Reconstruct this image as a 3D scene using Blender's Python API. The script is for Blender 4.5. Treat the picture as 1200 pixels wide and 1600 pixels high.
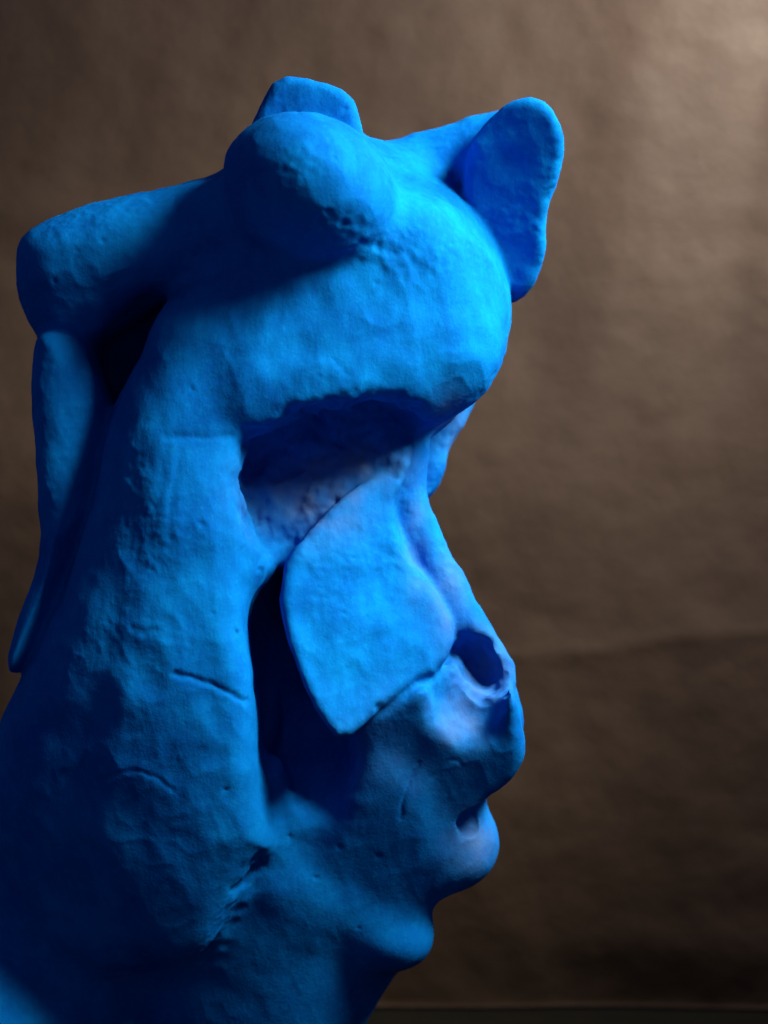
import bpy, math, random
import numpy as np
from mathutils import Vector

# ------------------------------------------------------------------ units
# Work unit "u": 1600 u of height are framed at the sculpture's middle plane.
S = 0.42 / 1600.0            # metres per unit
DC = 3048.0                  # camera distance in units
WB = 950.0                  # paper backdrop distance behind the sculpture's middle
ZT = -778.0 * (DC + WB) / DC   # table top height in units, 0 = camera axis
H0 = -ZT * S                 # camera height above the table
VOX = 2.7

def W(x, y, z):
    return Vector((x * S, y * S, z * S + H0))

for o in list(bpy.data.objects):
    bpy.data.objects.remove(o)
sc = bpy.context.scene
col = sc.collection

# ------------------------------------------------------------------ camera
cam = bpy.data.cameras.new('camera')
cam.sensor_fit = 'VERTICAL'
cam.sensor_height = 36.0
cam.lens = 36.0 * DC / 1600.0
cam.clip_start = 0.02
cam.clip_end = 50.0
cam.dof.use_dof = True
cam.dof.focus_distance = (DC - 110) * S
cam.dof.aperture_fstop = 6.3
camo = bpy.data.objects.new('camera', cam)
camo.location = W(0, -DC, 0)
camo.rotation_euler = (math.radians(90), 0, 0)
col.objects.link(camo)
sc.camera = camo

# ------------------------------------------------------------------ world and lamps
wd = bpy.data.worlds.new('World')
sc.world = wd
wd.use_nodes = True
bg = wd.node_tree.nodes['Background']
bg.inputs['Color'].default_value = (0.42, 0.52, 1.0, 1)
bg.inputs['Strength'].default_value = 0.115

def area(name, loc, target, size, power, color, sy=None):
    l = bpy.data.lights.new(name, 'AREA')
    l.energy = power
    l.color = color
    l.size = size
    if sy:
        l.shape = 'RECTANGLE'
        l.size_y = sy
    o = bpy.data.objects.new(name, l)
    o.location = loc
    d = Vector(target) - Vector(loc)
    o.rotation_euler = d.to_track_quat('-Z', 'Y').to_euler()
    col.objects.link(o)
    return o

key = area('window_light', W(1500, -950, 1600), W(0, -60, 0), 0.17, 1.22, (0.97, 1.0, 0.78), 0.22)
key.data.spread = math.radians(50)
wash = area('added_backdrop_wash', W(1300, -80, 1520), W(420, 720, 560), 0.18, 4.0, (0.95, 0.95, 0.83))  # added unseen light: brightens the paper towards upper right, rims the head
wash.data.spread = math.radians(140)

sc.view_settings.view_transform = 'Standard'
sc.view_settings.look = 'None'
sc.view_settings.gamma = 1.0
sc.view_settings.use_curve_mapping = False
sc.view_settings.exposure = 0.0

# ------------------------------------------------------------------ node helpers
def new_mat(name):
    m = bpy.data.materials.new(name)
    m.use_nodes = True
    nt = m.node_tree
    return m, nt, nt.nodes['Principled BSDF']

def noise_node(nt, vec, scale, detail=4, rough=0.55):
    n = nt.nodes.new('ShaderNodeTexNoise')
    n.inputs['Scale'].default_value = scale
    n.inputs['Detail'].default_value = detail
    n.inputs['Roughness'].default_value = rough
    nt.links.new(vec, n.inputs['Vector'])
    return n.outputs['Fac']

def mixc(nt, fac, a, b):
    n = nt.nodes.new('ShaderNodeMix')
    n.data_type = 'RGBA'
    for sock, v in ((n.inputs[0], fac), (n.inputs[6], a), (n.inputs[7], b)):
        if isinstance(v, (int, float)):
            sock.default_value = v
        elif isinstance(v, tuple):
            sock.default_value = v + (1,)
        else:
            nt.links.new(v, sock)
    return n.outputs[2]

def ramp(nt, fac, lo, hi):
    n = nt.nodes.new('ShaderNodeMapRange')
    n.inputs['From Min'].default_value = lo
    n.inputs['From Max'].default_value = hi
    nt.links.new(fac, n.inputs['Value'])
    return n.outputs['Result']

def bump(nt, h, strength, dist, prev=None):
    n = nt.nodes.new('ShaderNodeBump')
    n.inputs['Strength'].default_value = strength
    n.inputs['Distance'].default_value = dist
    nt.links.new(h, n.inputs['Height'])
    if prev is not None:
        nt.links.new(prev, n.inputs['Normal'])
    return n.outputs['Normal']

# ------------------------------------------------------------------ materials
def mat_blue():
    m, nt, p = new_mat('blue_matt_paint')
    tc = nt.nodes.new('ShaderNodeTexCoord').outputs['Object']
    mp = nt.nodes.new('ShaderNodeMapping')
    mp.inputs['Rotation'].default_value = (0.2, 0.5, 0.1)
    mp.inputs['Scale'].default_value = (1.0, 1.0, 0.28)
    nt.links.new(tc, mp.inputs['Vector'])
    n1 = ramp(nt, noise_node(nt, tc, 26, 7, 0.68), 0.38, 0.64)
    n2 = ramp(nt, noise_node(nt, mp.outputs[0], 95, 6, 0.7), 0.40, 0.66)
    n3 = ramp(nt, noise_node(nt, tc, 420, 4, 0.7), 0.52, 0.72)
    c = mixc(nt, n1, (0.0003, 0.088, 0.400), (0.0006, 0.156, 0.540))
    def scaled(v, k):
        mm = nt.nodes.new('ShaderNodeMath'); mm.operation = 'MULTIPLY'
        nt.links.new(v, mm.inputs[0]); mm.inputs[1].default_value = k
        return mm.outputs[0]
    c = mixc(nt, scaled(n2, 0.45), c, (0.0003, 0.072, 0.355))
    c = mixc(nt, scaled(n3, 0.35), c, (0.002, 0.20, 0.57))
    at = nt.nodes.new('ShaderNodeAttribute'); at.attribute_name = 'thin_paint_and_shade'
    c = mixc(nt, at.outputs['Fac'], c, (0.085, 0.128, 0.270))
    nt.links.new(c, p.inputs['Base Color'])
    p.inputs['Roughness'].default_value = 0.82
    p.inputs['Specular IOR Level'].default_value = 0.02
    b = bump(nt, noise_node(nt, tc, 260, 6, 0.65), 0.16, 0.0012)
    b = bump(nt, noise_node(nt, mp.outputs[0], 190, 5, 0.65), 0.22, 0.0012, b)
    b = bump(nt, noise_node(nt, tc, 900, 3, 0.6), 0.25, 0.0004, b)
    nt.links.new(b, p.inputs['Normal'])
    return m

def mat_paper():
    m, nt, p = new_mat('brown_wrapping_paper')
    tc = nt.nodes.new('ShaderNodeTexCoord').outputs['Object']
    n1 = ramp(nt, noise_node(nt, tc, 9, 6, 0.6), 0.3, 0.7)
    n2 = ramp(nt, noise_node(nt, tc, 150, 4, 0.7), 0.3, 0.75)
    c = mixc(nt, n1, (0.050, 0.0265, 0.0176), (0.064, 0.0352, 0.0238))
    mm = nt.nodes.new('ShaderNodeMath'); mm.operation = 'MULTIPLY'
    nt.links.new(n2, mm.inputs[0]); mm.inputs[1].default_value = 0.5
    c = mixc(nt, mm.outputs[0], c, (0.040, 0.0215, 0.0144))
    nt.links.new(c, p.inputs['Base Color'])
    p.inputs['Roughness'].default_value = 0.66
    p.inputs['Specular IOR Level'].default_value = 0.32
    b = bump(nt, noise_node(nt, tc, 60, 5, 0.65), 0.25, 0.002)
    nt.links.new(b, p.inputs['Normal'])
    return m

def mat_table():
    m, nt, p = new_mat('dark_table_top')
    tc = nt.nodes.new('ShaderNodeTexCoord').outputs['Object']
    n1 = noise_node(nt, tc, 40, 5, 0.6)
    c = mixc(nt, n1, (0.0030, 0.0024, 0.0018), (0.007, 0.0055, 0.004))
    nt.links.new(c, p.inputs['Base Color'])
    p.inputs['Roughness'].default_value = 0.9
    p.inputs['Specular IOR Level'].default_value = 0.05
    return m

BLUE, PAPER, TABLE = mat_blue(), mat_paper(), mat_table()

# ------------------------------------------------------------------ numpy noise
rng = np.random.default_rng(7)
LAT = rng.random((48, 48, 48)).astype(np.float32) * 2 - 1

_a, _b = 0.61, 0.83      # turn the lattice so that its axes never show
NR = (np.array([[math.cos(_a), -math.sin(_a), 0], [math.sin(_a), math.cos(_a), 0], [0, 0, 1]])
      @ np.array([[1, 0, 0], [0, math.cos(_b), -math.sin(_b)], [0, math.sin(_b), math.cos(_b)]])
      @ np.array([[math.cos(_b), 0, math.sin(_b)], [0, 1, 0], [-math.sin(_b), 0, math.cos(_b)]])).astype(np.float32)

def vnoise(p, scale, off=0.0):
    q = (p @ NR) / scale + off
    i = np.floor(q).astype(np.int64)
    f = (q - i).astype(np.float32)
    f = f * f * f * (f * (f * 6 - 15) + 10)
    a = i % 48
    b = (i + 1) % 48
    x0, y0, z0 = a[:, 0], a[:, 1], a[:, 2]
    x1, y1, z1 = b[:, 0], b[:, 1], b[:, 2]
    fx, fy, fz = f[:, 0], f[:, 1], f[:, 2]
    def L(u, v, t): return u + (v - u) * t
    return L(L(L(LAT[x0, y0, z0], LAT[x1, y0, z0], fx), L(LAT[x0, y1, z0], LAT[x1, y1, z0], fx), fy),
             L(L(LAT[x0, y0, z1], LAT[x1, y0, z1], fx), L(LAT[x0, y1, z1], LAT[x1, y1, z1], fx), fy), fz)

# ------------------------------------------------------------------ backdrop and table
def grid_mesh(name, xs, zs, fn):
    nx, nz = len(xs), len(zs)
    X, Z = np.meshgrid(xs, zs)
    v = fn(X.ravel(), Z.ravel())
    idx = np.arange(nx * nz).reshape(nz, nx)
    q = np.stack([idx[:-1, :-1], idx[:-1, 1:], idx[1:, 1:], idx[1:, :-1]], -1).reshape(-1, 4)
    me = bpy.data.meshes.new(name)
    me.from_pydata(v.tolist(), [], q.tolist())
    me.polygons.foreach_set('use_smooth', np.ones(len(me.polygons), bool))
    return me

def paper_fn(X, Z):
    P = np.stack([X, np.zeros_like(X), Z], 1)
    y = 15 * vnoise(P, 420.0, 3.3) + 3.0 * vnoise(P * np.array([1.3, 1, 0.8]), 170.0, 9.1) + 1.6 * vnoise(P, 60.0, 1.7)
    y += 0.7 * vnoise(P, 24.0, 4.4)
    # long soft folds
    def fold(x0, z0, x1, z1, wdt, amp):
        dx, dz = x1 - x0, z1 - z0
        L = math.hypot(dx, dz)
        t = ((X - x0) * dx + (Z - z0) * dz) / L / L
        d = ((X - x0) * dz - (Z - z0) * dx) / L + 10 * vnoise(P, 130.0, 6.0)
        m = np.clip(np.minimum(t, 1 - t) * 6 + 0.5, 0, 1)
        return amp * m * np.where(wdt > 30, np.exp(-(d / wdt / 1.5) ** 2), np.exp(-np.abs(d) / wdt))
    y -= fold(200, -290, 1000, -210, 22, 4.5)
    y -= fold(250, -860, 900, -900, 40, 4)
    y -= fold(560, 1100, 330, -100, 60, 11)
    y += fold(760, 1000, 640, 200, 40, 11)
    y -= fold(-900, 600, -300, 520, 40, 8)
    # the foot of the sheet curls forward where it meets the table
    lift = Z - ZT
    y -= 10 * np.exp(-lift / 6.0)
    # the sheet leans: it hangs nearly plumb above and falls back below
    t = np.clip(500 - Z, 0, None)
    y += 0.0001 * (t * t - (500 - ZT) ** 2)
    return np.stack([X * S, (WB + y - 0) * S, Z * S + H0], 1)

zs = np.concatenate([ZT + 6 + np.array([0, 1.5, 3, 5, 8, 12, 18, 26, 36]), np.linspace(ZT + 56, 1500, 200)])
me = grid_mesh('paper_backdrop', np.linspace(-1500, 1500, 220), zs, paper_fn)
me.materials.append(PAPER)
paper = bpy.data.objects.new('paper_backdrop', me)
col.objects.link(paper)
sm = paper.modifiers.new('thickness', 'SOLIDIFY'); sm.thickness = 0.0004; sm.offset = 1
paper['label'] = 'creased brown wrapping paper sheet hung behind the blue head'
paper['category'] = 'paper backdrop'

def box_mesh(name, x0, x1, y0, y1, z0, z1, bev):
    import bmesh
    bm = bmesh.new()
    bmesh.ops.create_cube(bm, size=1)
    for v in bm.verts:
        v.co = Vector(((x0 + x1) / 2 + v.co.x * (x1 - x0), (y0 + y1) / 2 + v.co.y * (y1 - y0), (z0 + z1) / 2 + v.co.z * (z1 - z0)))
    bmesh.ops.bevel(bm, geom=bm.edges[:], offset=bev, segments=3, affect='EDGES', profile=0.5)
    me = bpy.data.meshes.new(name)
    bm.to_mesh(me); bm.free()
    return me

tm = box_mesh('table_top', -0.55, 0.55, -0.24, (WB + 120) * S, -0.03, 0.0, 0.004)
tm.materials.append(TABLE)
table = bpy.data.objects.new('table_top', tm)
col.objects.link(table)
table['kind'] = 'structure'

# ------------------------------------------------------------------ sculpture: signed distance modelling
X0, X1, Y0, Y1, Z0, Z1 = -760.0, 340.0, -360.0, 400.0, ZT - 8, 720.0

def PT(px, py, w=0.0):
    k = (DC + w) / DC
    return np.array([(px - 600) * k, w, (800 - py) * k])

GX = np.arange(-900, 500, 4.0)
GZ = np.arange(-1300, 900, 4.0)
def poly_field(pts, wsil, cuts=2):
    k = (DC + wsil) / DC
    v = np.array([((x - 600) * k, (800 - y) * k) for x, y in pts])
    # round the traced outline with two passes of corner cutting
    for _ in range(cuts):
        n = np.roll(v, -1, 0)
        v = np.stack([0.75 * v + 0.25 * n, 0.25 * v + 0.75 * n], 1).reshape(-1, 2)
    A, B = np.meshgrid(GX, GZ, indexing='ij')
    d = np.full(A.shape, 1e9)
    s = np.ones(A.shape)
    n = len(v)
    for i in range(n):
        ax, az = v[i]; bx, bz = v[(i + 1) % n]
        ex, ez = bx - ax, bz - az
        wx, wz = A - ax, B - az
        t = np.clip((wx * ex + wz * ez) / (ex * ex + ez * ez + 1e-9), 0, 1)
        d = np.minimum(d, (wx - ex * t) ** 2 + (wz - ez * t) ** 2)
        c1 = B >= az; c2 = B < bz; c3 = ex * wz > ez * wx
        flip = (c1 & c2 & c3) | (~c1 & ~c2 & ~c3)
        s = np.where(flip, -s, s)
    return (s * np.sqrt(d)).astype(np.float32)

def bil(F, p):
    x = np.clip((p[:, 0] - GX[0]) / 4.0, 0, len(GX) - 1.001)
    z = np.clip((p[:, 2] - GZ[0]) / 4.0, 0, len(GZ) - 1.001)
    i = x.astype(np.int32); j = z.astype(np.int32)
    fx = x - i; fz = z - j
    return (F[i, j] * (1 - fx) + F[i + 1, j] * fx) * (1 - fz) + (F[i, j + 1] * (1 - fx) + F[i + 1, j + 1] * fx) * fz

class Pillow:
    """outline swept in depth: front and back faces, rounded rim; faces may be tilted"""
    def __init__(s, pts, front, back, R, c=None, sx=0.0, sy=0.0, wsil=None, bsx=None, bsy=None, qx=0.0, qy=0.0, cuts=2):
        if wsil is None: wsil = (front + back) / 2
        s.F = poly_field(pts, wsil, cuts)
        if c is None: c = np.mean(np.array(pts), 0)
        s.c = PT(c[0], c[1], wsil)
        s.fr, s.bk, s.R, s.sx, s.sy = front, back, R, sx, sy
        s.qx, s.qy = qx, qy
        s.bsx = sx if bsx is None else bsx
        s.bsy = sy if bsy is None else bsy
        s.nf = math.sqrt(1 + sx * sx + sy * sy)
    def __call__(s, p):
        d2 = bil(s.F, p)
        dx = p[:, 0] - s.c[0]; dz = -(p[:, 2] - s.c[2])
        f = (s.fr + s.sx * dx + s.sy * dz + s.qx * dx * dx + s.qy * dz * dz - p[:, 1]) / s.nf
        b = p[:, 1] - (s.bk + s.bsx * dx + s.bsy * dz)
        e = np.maximum(f, b)
        q0 = d2 + s.R; q1 = e + s.R
        return np.minimum(np.maximum(q0, q1), 0) + np.hypot(np.maximum(q0, 0), np.maximum(q1, 0)) - s.R

def rotm(rx, ry, rz):
    rx, ry, rz = map(math.radians, (rx, ry, rz))
    a = np.array([[1, 0, 0], [0, math.cos(rx), -math.sin(rx)], [0, math.sin(rx), math.cos(rx)]])
    b = np.array([[math.cos(ry), 0, math.sin(ry)], [0, 1, 0], [-math.sin(ry), 0, math.cos(ry)]])
    c = np.array([[math.cos(rz), -math.sin(rz), 0], [math.sin(rz), math.cos(rz), 0], [0, 0, 1]])
    return c @ b @ a

class Ell:
    def __init__(s, px, py, w, rx, rw, ry, rot=(0, 0, 0)):
        s.c = PT(px, py, w); s.r = np.array([rx, rw, ry]); s.M = rotm(*rot)
    def __call__(s, p):
        q = (p - s.c) @ s.M
        k0 = np.linalg.norm(q / s.r, axis=1)
        k1 = np.linalg.norm(q / (s.r * s.r), axis=1) + 1e-9
        return k0 * (k0 - 1) / k1

class Cone:
    def __init__(s, a, b, ra, rb):
        s.a = PT(*a); s.b = PT(*b); s.ra, s.rb = ra, rb
    def __call__(s, p):
        ab = s.b - s.a
        t = np.clip(((p - s.a) @ ab) / (ab @ ab), 0, 1)
        return np.linalg.norm(p - s.a - t[:, None] * ab, axis=1) - (s.ra + (s.rb - s.ra) * t)

class Rough:
    """a primitive whose surface is torn by hand: edges wander, walls are uneven"""
    def __init__(s, pr, amp, scale):
        s.pr, s.amp, s.scale = pr, amp, scale
    def __call__(s, p):
        return s.pr(p) + s.amp * vnoise(p, s.scale, 21.0) + 0.4 * s.amp * vnoise(p, s.scale * 0.4, 33.0)

def smin(a, b, k):
    h = np.maximum(k - np.abs(a - b), 0) / k
    return np.minimum(a, b) - h * h * k * 0.25
def smax(a, b, k):
    return -smin(-a, -b, k)

#PRIMS-BEGIN
# (part, primitive, blend) added in order, then cuts
ADD = [
    ('head', Ell(520, 470, 70, 268, 215, 265), 1),
    ('head', Pillow([(420, 380), (640, 300), (760, 380), (795, 470), (787, 545), (756, 596), (706, 622), (664, 655), (620, 660), (470, 690), (340, 690), (300, 580), (385, 440)],
                    -180, 200, 105, c=(560, 520), sx=0.06, sy=-0.05, qx=0.0006, qy=-0.0009, wsil=20, bsx=0, bsy=0), 50),
    ('head', Cone((330, 620, -100), (560, 600, -108), 40, 42), 50),
    ('head', Cone((560, 600, -108), (672, 612, -60), 42, 36), 40),
    ('head', Cone((672, 606, -60), (745, 562, 30), 36, 26), 40),
    ('head', Ell(706, 560, -80, 62, 60, 60), 60),
    # solid core behind the sockets and hollows
    ('head', Pillow([(120, 480), (300, 420), (620, 560), (650, 700), (640, 900), (640, 1200), (560, 1320), (200, 1320), (80, 1060), (150, 800), (175, 640)],
                    60, 300, 60, wsil=180), 30),
    ('head', Pillow([(300, 600), (640, 600), (648, 720), (600, 800), (470, 900), (440, 910), (350, 930), (300, 800)],
                    -140, 200, 40, wsil=0), 20),
    # cheek column and jaw
    ('head', Pillow([(225, 560), (300, 520), (380, 600), (392, 700), (384, 800), (384, 900), (386, 1000), (398, 1130), (412, 1260), (425, 1330), (395, 1345), (350, 1440), (270, 1540), (60, 1560), (-60, 1300), (-10, 1140),
                     (40, 1050), (92, 950), (130, 850), (155, 770), (172, 680), (195, 610)],
                    -186, 200, 100, c=(330, 850), sx=0.09, sy=-0.10, qx=0.0009, qy=0.0005, wsil=-40, bsx=0, bsy=0), 60),
    ('head', Pillow([(250, 640), (340, 610), (384, 700), (384, 880), (390, 1000), (402, 1130), (414, 1260), (428, 1325), (402, 1342), (368, 1395), (345, 1450), (318, 1505), (250, 1540), (140, 1400), (150, 1150), (220, 850)],
                    -192, 0, 44, c=(330, 850), sx=0.09, sy=-0.10, qx=0.0009, qy=0.0005, wsil=-100, bsx=0, bsy=0), 30),
    ('head', Pillow([(240, 470), (400, 430), (560, 470), (600, 560), (520, 640), (400, 690), (384, 720), (384, 860), (240, 900), (190, 720), (215, 590)],
                    -172, 100, 90, c=(360, 650), sx=0.06, sy=-0.10, qx=0.0006, wsil=-40, bsx=0, bsy=0), 60),
    ('neck', Pillow([(-140, 1400), (60, 1330), (250, 1360), (340, 1340), (440, 1320), (560, 1370), (640, 1380), (672, 1405), (664, 1480), (645, 1520), (602, 1580), (545, 1680), (500, 1950), (-140, 1950)],
                    -6, 240, 66, c=(440, 1400), sx=0.10, sy=0.36, qx=0.0012, qy=0.0, wsil=40, bsx=0, bsy=0), 60),
    ('neck', Ell(20, 1520, 130, 210, 130, 300), 40),
    ('neck', Ell(-22, 1690, 45, 125, 100, 270, (0, -12, 0)), 36),
    # nose: core, ridge, wing
    ('nose', Pillow([(420, 700), (640, 640), (655, 770), (668, 840), (728, 930), (782, 1010), (806, 1080), (812, 1150), (700, 1220), (560, 1240), (430, 1260)],
                    -10, 190, 30, sx=0.24, sy=-0.06, wsil=80), 22),
    ('nose', Cone((645, 640, 30), (640, 780, 20), 26, 26), 16),
    ('nose', Cone((640, 790, 20), (694, 915, 12), 26, 34), 16),
    ('nose', Cone((694, 915, 12), (764, 1050, 0), 34, 42), 18),
    # muzzle plane under the wing
    ('muzzle', Pillow([(530, 1120), (640, 1070), (760, 990), (806, 1080), (819, 1165), (800, 1215), (752, 1258), (715, 1330), (690, 1400), (640, 1440), (520, 1460), (470, 1380), (545, 1280)],
                    -66, 150, 24, c=(660, 1190), sx=0.05, sy=0.48, wsil=20, bsx=0, bsy=0), 18),
    ('muzzle', Pillow([(390, 1180), (560, 1170), (670, 1240), (686, 1380), (640, 1490), (400, 1480)],
                    -30, 150, 30, c=(500, 1300), sx=0.10, sy=0.42, wsil=-20, bsx=0, bsy=0), 50),
    ('lower_lip', Ell(700, 1312, 72, 84, 76, 82, (0, 10, 0)), 34),
    ('chin', Ell(612, 1466, 92, 66, 66, 50), 50),
    # far brow, cheek
    ('head', Pillow([(640, 600), (772, 560), (748, 612), (728, 660), (700, 702), (694, 742), (674, 776), (640, 800), (600, 700)],
                    140, 260, 22, wsil=200), 12),
    # upper lumps
    ('forehead_lump', Ell(486, 304, -132, 138, 162, 112, (-6, 24, 0)), 20),
    ('topknot', Pillow([(372, 320), (382, 226), (406, 180), (436, 134), (500, 137), (550, 160), (566, 206), (570, 240), (575, 320)],
                    -110, 110, 20, sx=0.0, sy=0.04, wsil=-20, cuts=1), 16),
    ('ear', Pillow([(728, 238), (754, 198), (790, 172), (834, 166), (866, 194), (879, 232), (872, 284), (852, 322), (858, 392), (834, 446), (800, 464), (768, 412), (732, 348), (720, 285)],
                    -30, 120, 18, sx=-0.22, sy=0.50, wsil=-10, bsx=0, bsy=0, cuts=1), 10),
    ('ear', Cone((800, 215, 90), (600, 290, 120), 48, 70), 30),
    # roll of clay on the back of the head and the strip that hangs from it
    ('hair_roll', Pillow([(46, 374), (135, 334), (270, 296), (400, 262), (470, 320), (420, 410), (270, 445), (205, 478), (145, 545), (84, 566), (52, 505), (36, 446)],
                    -138, 220, 70, c=(200, 400), sx=0.0, sy=0.0, qy=0.0036, wsil=20, bsx=0, bsy=0), 36),
    ('hair_strip', Pillow([(100, 520), (150, 545), (182, 610), (180, 700), (160, 790), (120, 880), (95, 960), (42, 1048), (24, 1042), (40, 975), (82, 850), (68, 720), (63, 600), (70, 530)],
                    -105, 150, 56, sx=0.25, wsil=20, bsx=0), 20),
]
CUT = [
    # eye socket under the brow
    (Rough(Pillow([(384, 700), (396, 680), (430, 676), (462, 652), (478, 642), (540, 638), (566, 624), (600, 626), (640, 636), (668, 668), (662, 720), (640, 790), (620, 850), (540, 880), (480, 930), (420, 885), (394, 825), (374, 765)],
            -600, -46, 26, c=(520, 740), sx=-0.16, sy=-0.20, wsil=-60, cuts=1), 7, 30.0), 22),
    # hollow between cheek and nose
    (Rough(Pillow([(446, 890), (456, 960), (478, 1050), (510, 1122), (546, 1160), (548, 1200), (530, 1262), (492, 1290), (466, 1266), (446, 1180), (430, 1080), (420, 970), (424, 910)],
            -600, 50, 24, c=(480, 1080), wsil=-40, sx=0, sy=0.0, bsx=0, bsy=-0.40), 5, 45.0), 44),
    # hole behind the cheek
    (Pillow([(205, 490), (250, 460), (268, 478), (232, 550), (205, 600), (182, 640), (164, 605), (143, 560), (152, 528)],
            -600, 150, 14, wsil=0), 10),
    # nostril
    (Rough(Ell(752, 1042, -56, 32, 90, 47, (10, -30, 0)), 5, 22.0), 30),
    (Rough(Ell(728, 1096, -104, 46, 46, 70, (12, -20, 0)), 3, 26.0), 30),
    # mouth corner
    (Rough(Cone((790, 1238, 0), (736, 1284, -5), 12, 24), 4, 16.0), 10),
    # far socket notch
    (Ell(772, 572, 20, 12, 40, 26, (0, 25, 0)), 8),
]
POST = [
    ('nose', Rough(Pillow([(452, 872), (500, 812), (555, 765), (598, 732), (622, 745), (614, 800), (640, 868), (682, 920), (714, 985), (694, 1045), (640, 1072), (590, 1110), (536, 1152), (505, 1122), (468, 1050), (446, 980), (441, 920)],
                    -112, 60, 18, c=(575, 950), sx=0.31, sy=-0.20, wsil=-70, bsx=0, bsy=0, cuts=1), 1.3, 30.0), 10),
]
#PRIMS-END

def field(p, want_part=False):
    f = None
    parts = {}
    for name, pr, k in ADD:
        d = pr(p)
        f = d if f is None else smin(f, d, k)
        if want_part:
            parts[name] = np.minimum(parts[name], d) if name in parts else d
    for pr, k in CUT:
        f = smax(f, -pr(p), k)
    for name, pr, k in POST:
        d = pr(p)
        f = smin(f, d, k)
        if want_part:
            parts[name] = np.minimum(parts[name], d) if name in parts else d
    f = np.maximum(f, ZT - p[:, 2])        # flat foot on the table
    if want_part:
        return f, parts
    return f

def build_field():
    B = 8                                   # fine cells per block
    nb = [int(math.ceil((b - a) / VOX / B)) for a, b in ((X0, X1), (Y0, Y1), (Z0, Z1))]
    cs = VOX * B
    cx = X0 + (np.arange(nb[0]) + .5) * cs; cy = Y0 + (np.arange(nb[1]) + .5) * cs; cz = Z0 + (np.arange(nb[2]) + .5) * cs
    C = np.stack(np.meshgrid(cx, cy, cz, indexing='ij'), -1).reshape(-1, 3)
    da = [pr(C) for _, pr, _ in ADD]
    dc = [pr(C) for pr, _ in CUT]
    dp = [pr(C) for _, pr, _ in POST]
    fc = da[0]
    for d, (_, _, k) in zip(da[1:], ADD[1:]): fc = smin(fc, d, k)
    for d, (_, k) in zip(dc, CUT): fc = smax(fc, -d, k)
    for d, (_, _, k) in zip(dp, POST): fc = smin(fc, d, k)
    fc = np.maximum(fc, ZT - C[:, 2])
    act = np.nonzero(np.abs(fc) < cs * 1.25)[0]
    G = np.repeat(np.repeat(np.repeat(np.where(fc > 0, 50.0, -50.0).astype(np.float32).reshape(nb), B, 0), B, 1), B, 2)
    G = np.pad(G, ((0, 1), (0, 1), (0, 1)), mode='edge')
    l = np.arange(B + 1)
    off = np.stack(np.meshgrid(l, l, l, indexing='ij'), -1).reshape(-1, 3)
    bi = np.stack(np.unravel_index(act, nb), 1) * B
    M = cs * 2.6
    CH = 1500
    for s in range(0, len(bi), CH):
        a = act[s:s + CH]
        idx = bi[s:s + CH, None, :] + off[None]
        p = (np.array([X0, Y0, Z0]) + idx * VOX).astype(np.float32)
        f = np.full(idx.shape[:2], 200.0, np.float32)
        for d, (_, pr, k) in zip(da, ADD):
            m = d[a] < M + k
            if m.any():
                v = pr(p[m].reshape(-1, 3)).reshape(-1, len(off))
                f[m] = smin(f[m], v, k)
        for d, (pr, k) in zip(dc, CUT):
            m = d[a] < M + k
            if m.any():
                f[m] = smax(f[m], -pr(p[m].reshape(-1, 3)).reshape(-1, len(off)), k)
        for d, (_, pr, k) in zip(dp, POST):
            m = d[a] < M + k
            if m.any():
                f[m] = smin(f[m], pr(p[m].reshape(-1, 3)).reshape(-1, len(off)), k)
        f = np.maximum(f, ZT - p[:, :, 2])
        G[idx[..., 0], idx[..., 1], idx[..., 2]] = f
    return G, None

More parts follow.
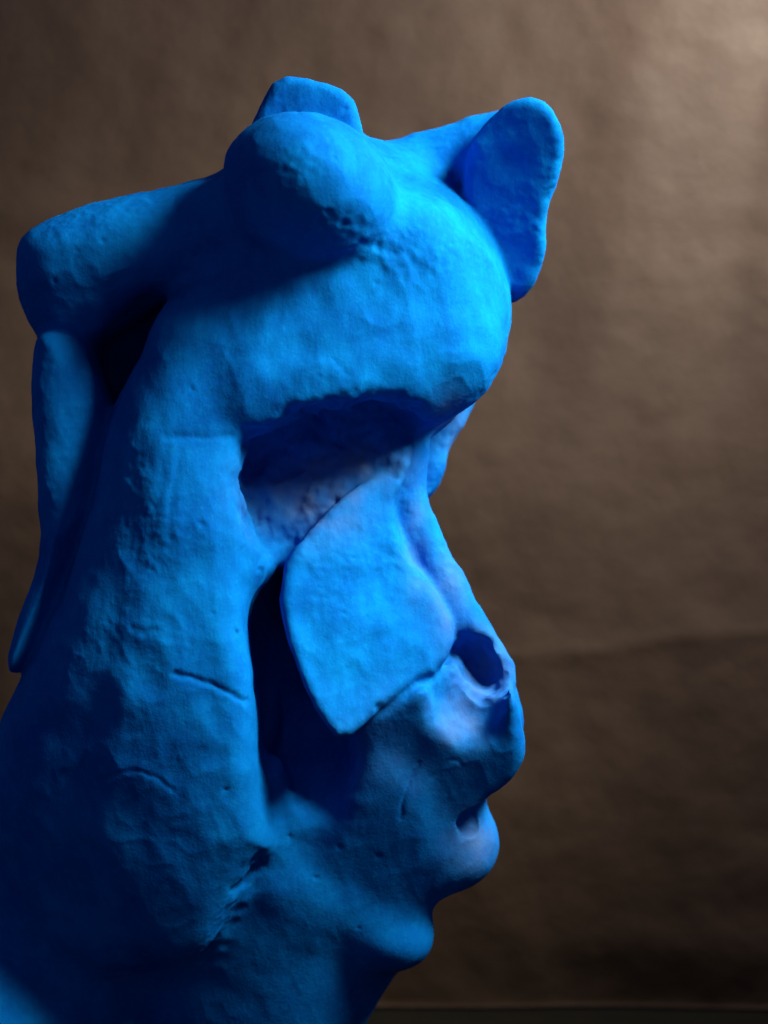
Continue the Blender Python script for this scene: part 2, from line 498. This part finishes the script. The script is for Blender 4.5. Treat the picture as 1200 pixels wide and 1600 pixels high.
def surface_nets(G):
    s = G < 0
    cell = s[:-1, :-1, :-1].astype(np.uint8)
    for dx, dy, dz in ((1,0,0),(0,1,0),(0,0,1),(1,1,0),(1,0,1),(0,1,1),(1,1,1)):
        cell += s[dx:dx + cell.shape[0], dy:dy + cell.shape[1], dz:dz + cell.shape[2]]
    mixed = (cell > 0) & (cell < 8)
    cs = np.stack(np.nonzero(mixed), 1)
    vid = np.full(mixed.shape, -1, np.int32)
    vid[cs[:, 0], cs[:, 1], cs[:, 2]] = np.arange(len(cs))
    acc = np.zeros((len(cs), 3)); cnt = np.zeros(len(cs))
    corners = [(a, b, c) for a in (0, 1) for b in (0, 1) for c in (0, 1)]
    for a in corners:
        for ax in range(3):
            if a[ax]: continue
            b = list(a); b[ax] = 1
            va = G[cs[:, 0] + a[0], cs[:, 1] + a[1], cs[:, 2] + a[2]]
            vb = G[cs[:, 0] + b[0], cs[:, 1] + b[1], cs[:, 2] + b[2]]
            m = (va < 0) != (vb < 0)
            t = np.where(m, va / np.where(m, va - vb, 1), 0)
            pos = np.array(a, float)[None] + 0
            pt = np.repeat(pos, len(cs), 0); pt[:, ax] += t
            acc[m] += pt[m]; cnt[m] += 1
    V = cs + acc / cnt[:, None]
    V = np.array([X0, Y0, Z0]) + V * VOX
    quads = []
    for ax in range(3):
        b, c = (ax + 1) % 3, (ax + 2) % 3
        sl0 = [slice(None)] * 3; sl1 = [slice(None)] * 3
        sl0[ax] = slice(0, -1); sl1[ax] = slice(1, None)
        s0, s1 = s[tuple(sl0)], s[tuple(sl1)]
        e = np.stack(np.nonzero(s0 != s1), 1)
        ok = (e[:, b] > 0) & (e[:, c] > 0) & (e[:, b] < G.shape[b] - 1) & (e[:, c] < G.shape[c] - 1)
        e = e[ok]
        inside = s0[e[:, 0], e[:, 1], e[:, 2]]
        def cellv(db, dc):
            q = e.copy(); q[:, b] += db; q[:, c] += dc
            return vid[q[:, 0], q[:, 1], q[:, 2]]
        q = np.stack([cellv(-1, -1), cellv(0, -1), cellv(0, 0), cellv(-1, 0)], 1)
        q[~inside] = q[~inside][:, ::-1]
        quads.append(q)
    Q = np.concatenate(quads)
    return V, Q[(Q >= 0).all(1)]

def vnormals(V, Q):
    n = np.cross(V[Q[:, 2]] - V[Q[:, 0]], V[Q[:, 3]] - V[Q[:, 1]])
    N = np.zeros_like(V)
    for k in range(4):
        for a in range(3):
            N[:, a] += np.bincount(Q[:, k], n[:, a], len(V))
    return N / (np.linalg.norm(N, axis=1)[:, None] + 1e-12)

def smooth(V, Q, it, lam=0.5):
    a = np.concatenate([Q[:, k] for k in range(4)]); b = np.concatenate([Q[:, (k + 1) % 4] for k in range(4)])
    i = np.concatenate([a, b]); j = np.concatenate([b, a])
    deg = np.bincount(i, minlength=len(V))[:, None]
    for _ in range(it):
        m = np.stack([np.bincount(i, V[j, k], len(V)) for k in range(3)], 1) / np.maximum(deg, 1)
        V = V + lam * (m - V)
    return V

G, dims = build_field()
V, Q = surface_nets(G)
del G
V = smooth(V, Q, 2)
N = vnormals(V, Q)

def proj(V):
    k = DC / (DC + V[:, 1])
    return np.stack([600 + V[:, 0] * k, 800 - V[:, 2] * k], 1)

def segdist(P, pts):
    d = np.full(len(P), 1e9)
    for (ax, ay), (bx, by) in zip(pts[:-1], pts[1:]):
        e = np.array([bx - ax, by - ay]); w = P - np.array([ax, ay])
        t = np.clip((w @ e) / (e @ e + 1e-9), 0, 1)
        d = np.minimum(d, np.linalg.norm(w - t[:, None] * e, axis=1))
    return d

# hand-worked clay: broad unevenness, knife and finger marks, pits
disp = 3.6 * vnoise(V, 95.0) + 2.0 * vnoise(V, 42.0, 5.0) + 0.5 * vnoise(V * np.array([1.0, 1.0, 0.45]), 17.0, 2.0)
disp -= 3.0 * np.abs(vnoise(V, 70.0, 12.0)) + 1.2 * np.abs(vnoise(V, 30.0, 15.0))
tex = np.clip(vnoise(V, 110.0, 8.0) * 2.2 + 0.15, 0, 1)
tex = tex * np.clip((230 - (-V[:, 2])) / 260.0 + 0.55, 0.2, 1)
disp += tex * (0.6 * vnoise(V, 11.0, 7.0) + 0.35 * vnoise(V, 6.0, 1.0))
Pq = proj(V)

calm = 1 - 0.65 * np.exp(-((Pq[:, 0] - 610) / 130) ** 2 - ((Pq[:, 1] - 1240) / 150) ** 2)
calm *= 1 - 0.55 * np.clip((Pq[:, 1] - 1280) / 120, 0, 1)
disp *= calm
disp += 2.5 * vnoise(V, 14.0, 9.0) * np.exp(-((Pq[:, 0] - 755) / 45) ** 2 - ((Pq[:, 1] - 1060) / 60) ** 2) * (V[:, 1] < 60)
disp += 2.6 * vnoise(V, 21.0, 4.0) * np.exp(-(segdist(Pq, [(405, 1335), (375, 1400), (330, 1500)]) / 22) ** 2) * (V[:, 1] < 60)
disp += 3.0 * vnoise(V, 12.0, 6.0) * np.exp(-(segdist(Pq, [(470, 650), (560, 635), (640, 640)]) / 20) ** 2) * (V[:, 1] < 60)
disp += 1.6 * vnoise(V, 12.0, 6.0) * np.exp(-(segdist(Pq, [(520, 345), (580, 395), (640, 410)]) / 25) ** 2) * (V[:, 1] < 60)
disp += 1.5 * vnoise(V, 20.0, 6.5) * np.exp(-(segdist(Pq, [(860, 250), (845, 330), (810, 440)]) / 16) ** 2)
V = V + N * disp[:, None]

P2 = proj(V) + np.stack([2.0 * vnoise(V, 9.0, 11.0), 2.0 * vnoise(V, 9.0, 14.0)], 1)
front = np.clip(-N[:, 1] * 2.0 + 0.2, 0, 1) * (V[:, 1] < 120)
MARKS = [   # (polyline, width, depth)
    ([(408, 1338), (396, 1352), (384, 1378), (366, 1392), (352, 1430), (330, 1470), (318, 1502)], 8, 7),
    ([(396, 1352), (384, 1378), (366, 1392)], 5, 6),
    ([(272, 1052), (310, 1062), (345, 1075), (384, 1096)], 5, 7),
    ([(655, 1192), (640, 1222), (630, 1250), (626, 1278)], 3.5, 3.5),
    ([(676, 1215), (700, 1190), (716, 1188), (722, 1196)], 3.5, 2),
    ([(150, 1222), (185, 1208), (212, 1204), (245, 1215), (272, 1236)], 4, 3),
    ([(260, 682), (310, 684), (360, 682)], 7, 5),
    ([(520, 560), (545, 585)], 4, 1.5),
    ([(260, 700), (245, 790), (230, 850)], 9, 3),
    ([(282, 700), (270, 760), (262, 840)], 7, 2.5),
    ([(205, 980), (225, 990), (240, 985)], 6, 3),
]
dd = np.zeros(len(V))
for pts, wdt, dep in MARKS:
    dd += 0.42 * dep * np.exp(-(segdist(P2, pts) / wdt) ** 2)
PITS = [(403, 268, 9, 7), (393, 276, 5, 3), (403, 815, 6, 9), (371, 988, 4, 6), (540, 170, 6, 4), (551, 872, 3, 3), (500, 345, 8, 4), (512, 330, 5, 3), (540, 350, 6, 3),
        (565, 380, 7, 3), (590, 385, 6, 3), (615, 395, 6, 3), (408, 890, 6, 4), (85, 440, 5, 3), (160, 375, 6, 3), (120, 392, 5, 2), (316, 820, 7, 3), (405, 1345, 8, 6), (398, 1358, 6, 5),
        (740, 245, 6, 3), (750, 250, 5, 2), (590, 1105, 6, 4), (452, 1308, 4, 3), (815, 345, 7, 3), (835, 360, 6, 3)]
random.seed(3)
for _ in range(40):
    PITS.append((random.uniform(60, 800), random.uniform(160, 1500), random.uniform(2.5, 5), random.uniform(1, 2.6)))
for x, y, r, dep in PITS:
    d2 = (P2[:, 0] - x) ** 2 + (P2[:, 1] - y) ** 2
    dd += 0.7 * dep * np.exp(-d2 / (r * r))
V = V - N * (dd * front)[:, None]
N = vnormals(V, Q)

# where the spray paint is thin and the grey clay shows: deep in the near socket and the nostril
def blob(x, y, rx, ry, w0=None, rw=None):
    g = np.exp(-(((P2[:, 0] - x) / rx) ** 2 + ((P2[:, 1] - y) / ry) ** 2))
    return g
wear_and_shade = 0.75 * blob(480, 770, 75, 55) + 0.8 * blob(560, 720, 60, 25) + 0.55 * blob(722, 1130, 36, 40) + 0.4 * blob(700, 930, 26, 60) + 0.8 * blob(758, 1040, 34, 44) + 0.5 * blob(740, 1320, 40, 45)
wear_and_shade += 0.12 * blob(620, 1180, 110, 80) + 0.45 * blob(706, 660, 30, 40) + 0.35 * blob(650, 840, 18, 70)  # grey at the far socket paints in the shade of the brow
wear_and_shade *= np.clip(0.8 + 0.5 * vnoise(V, 25.0, 3.0), 0, 1.2)
wear_and_shade = np.clip(wear_and_shade * (V[:, 1] < 240), 0, 0.9).astype(np.float32)

fc = V[Q].mean(1)
_, parts = field(fc, True)
names = list(parts)
lab = np.argmin(np.stack([parts[k] for k in names]), 0)

root = bpy.data.objects.new('head_sculpture', None)
root.location = W(-200, 60, ZT)
col.objects.link(root)
root['label'] = 'abstract blue painted clay head in profile facing right'
root['category'] = 'sculpture'
Vw = V * S + np.array([0, 0, H0])
for k, nm in enumerate(names):
    q = Q[lab == k]
    if not len(q): continue
    u, inv = np.unique(q, return_inverse=True)
    inv = inv.reshape(q.shape)
    me = bpy.data.meshes.new(nm)
    me.vertices.add(len(u)); me.vertices.foreach_set('co', (Vw[u] - np.array(root.location)).astype(np.float32).ravel())
    me.loops.add(q.size); me.loops.foreach_set('vertex_index', inv.astype(np.int32).ravel())
    me.polygons.add(len(q)); me.polygons.foreach_set('loop_start', np.arange(0, q.size, 4, dtype=np.int32))
    me.update(calc_edges=True)
    me.polygons.foreach_set('use_smooth', np.ones(len(q), bool))
    at = me.attributes.new('thin_paint_and_shade', 'FLOAT', 'POINT'); at.data.foreach_set('value', wear_and_shade[u])
    me.normals_split_custom_set_from_vertices(N[u].astype(np.float32))
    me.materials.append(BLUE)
    o = bpy.data.objects.new(nm, me)
    col.objects.link(o)
    o.parent = root
print('verts', len(V), 'quads', len(Q))
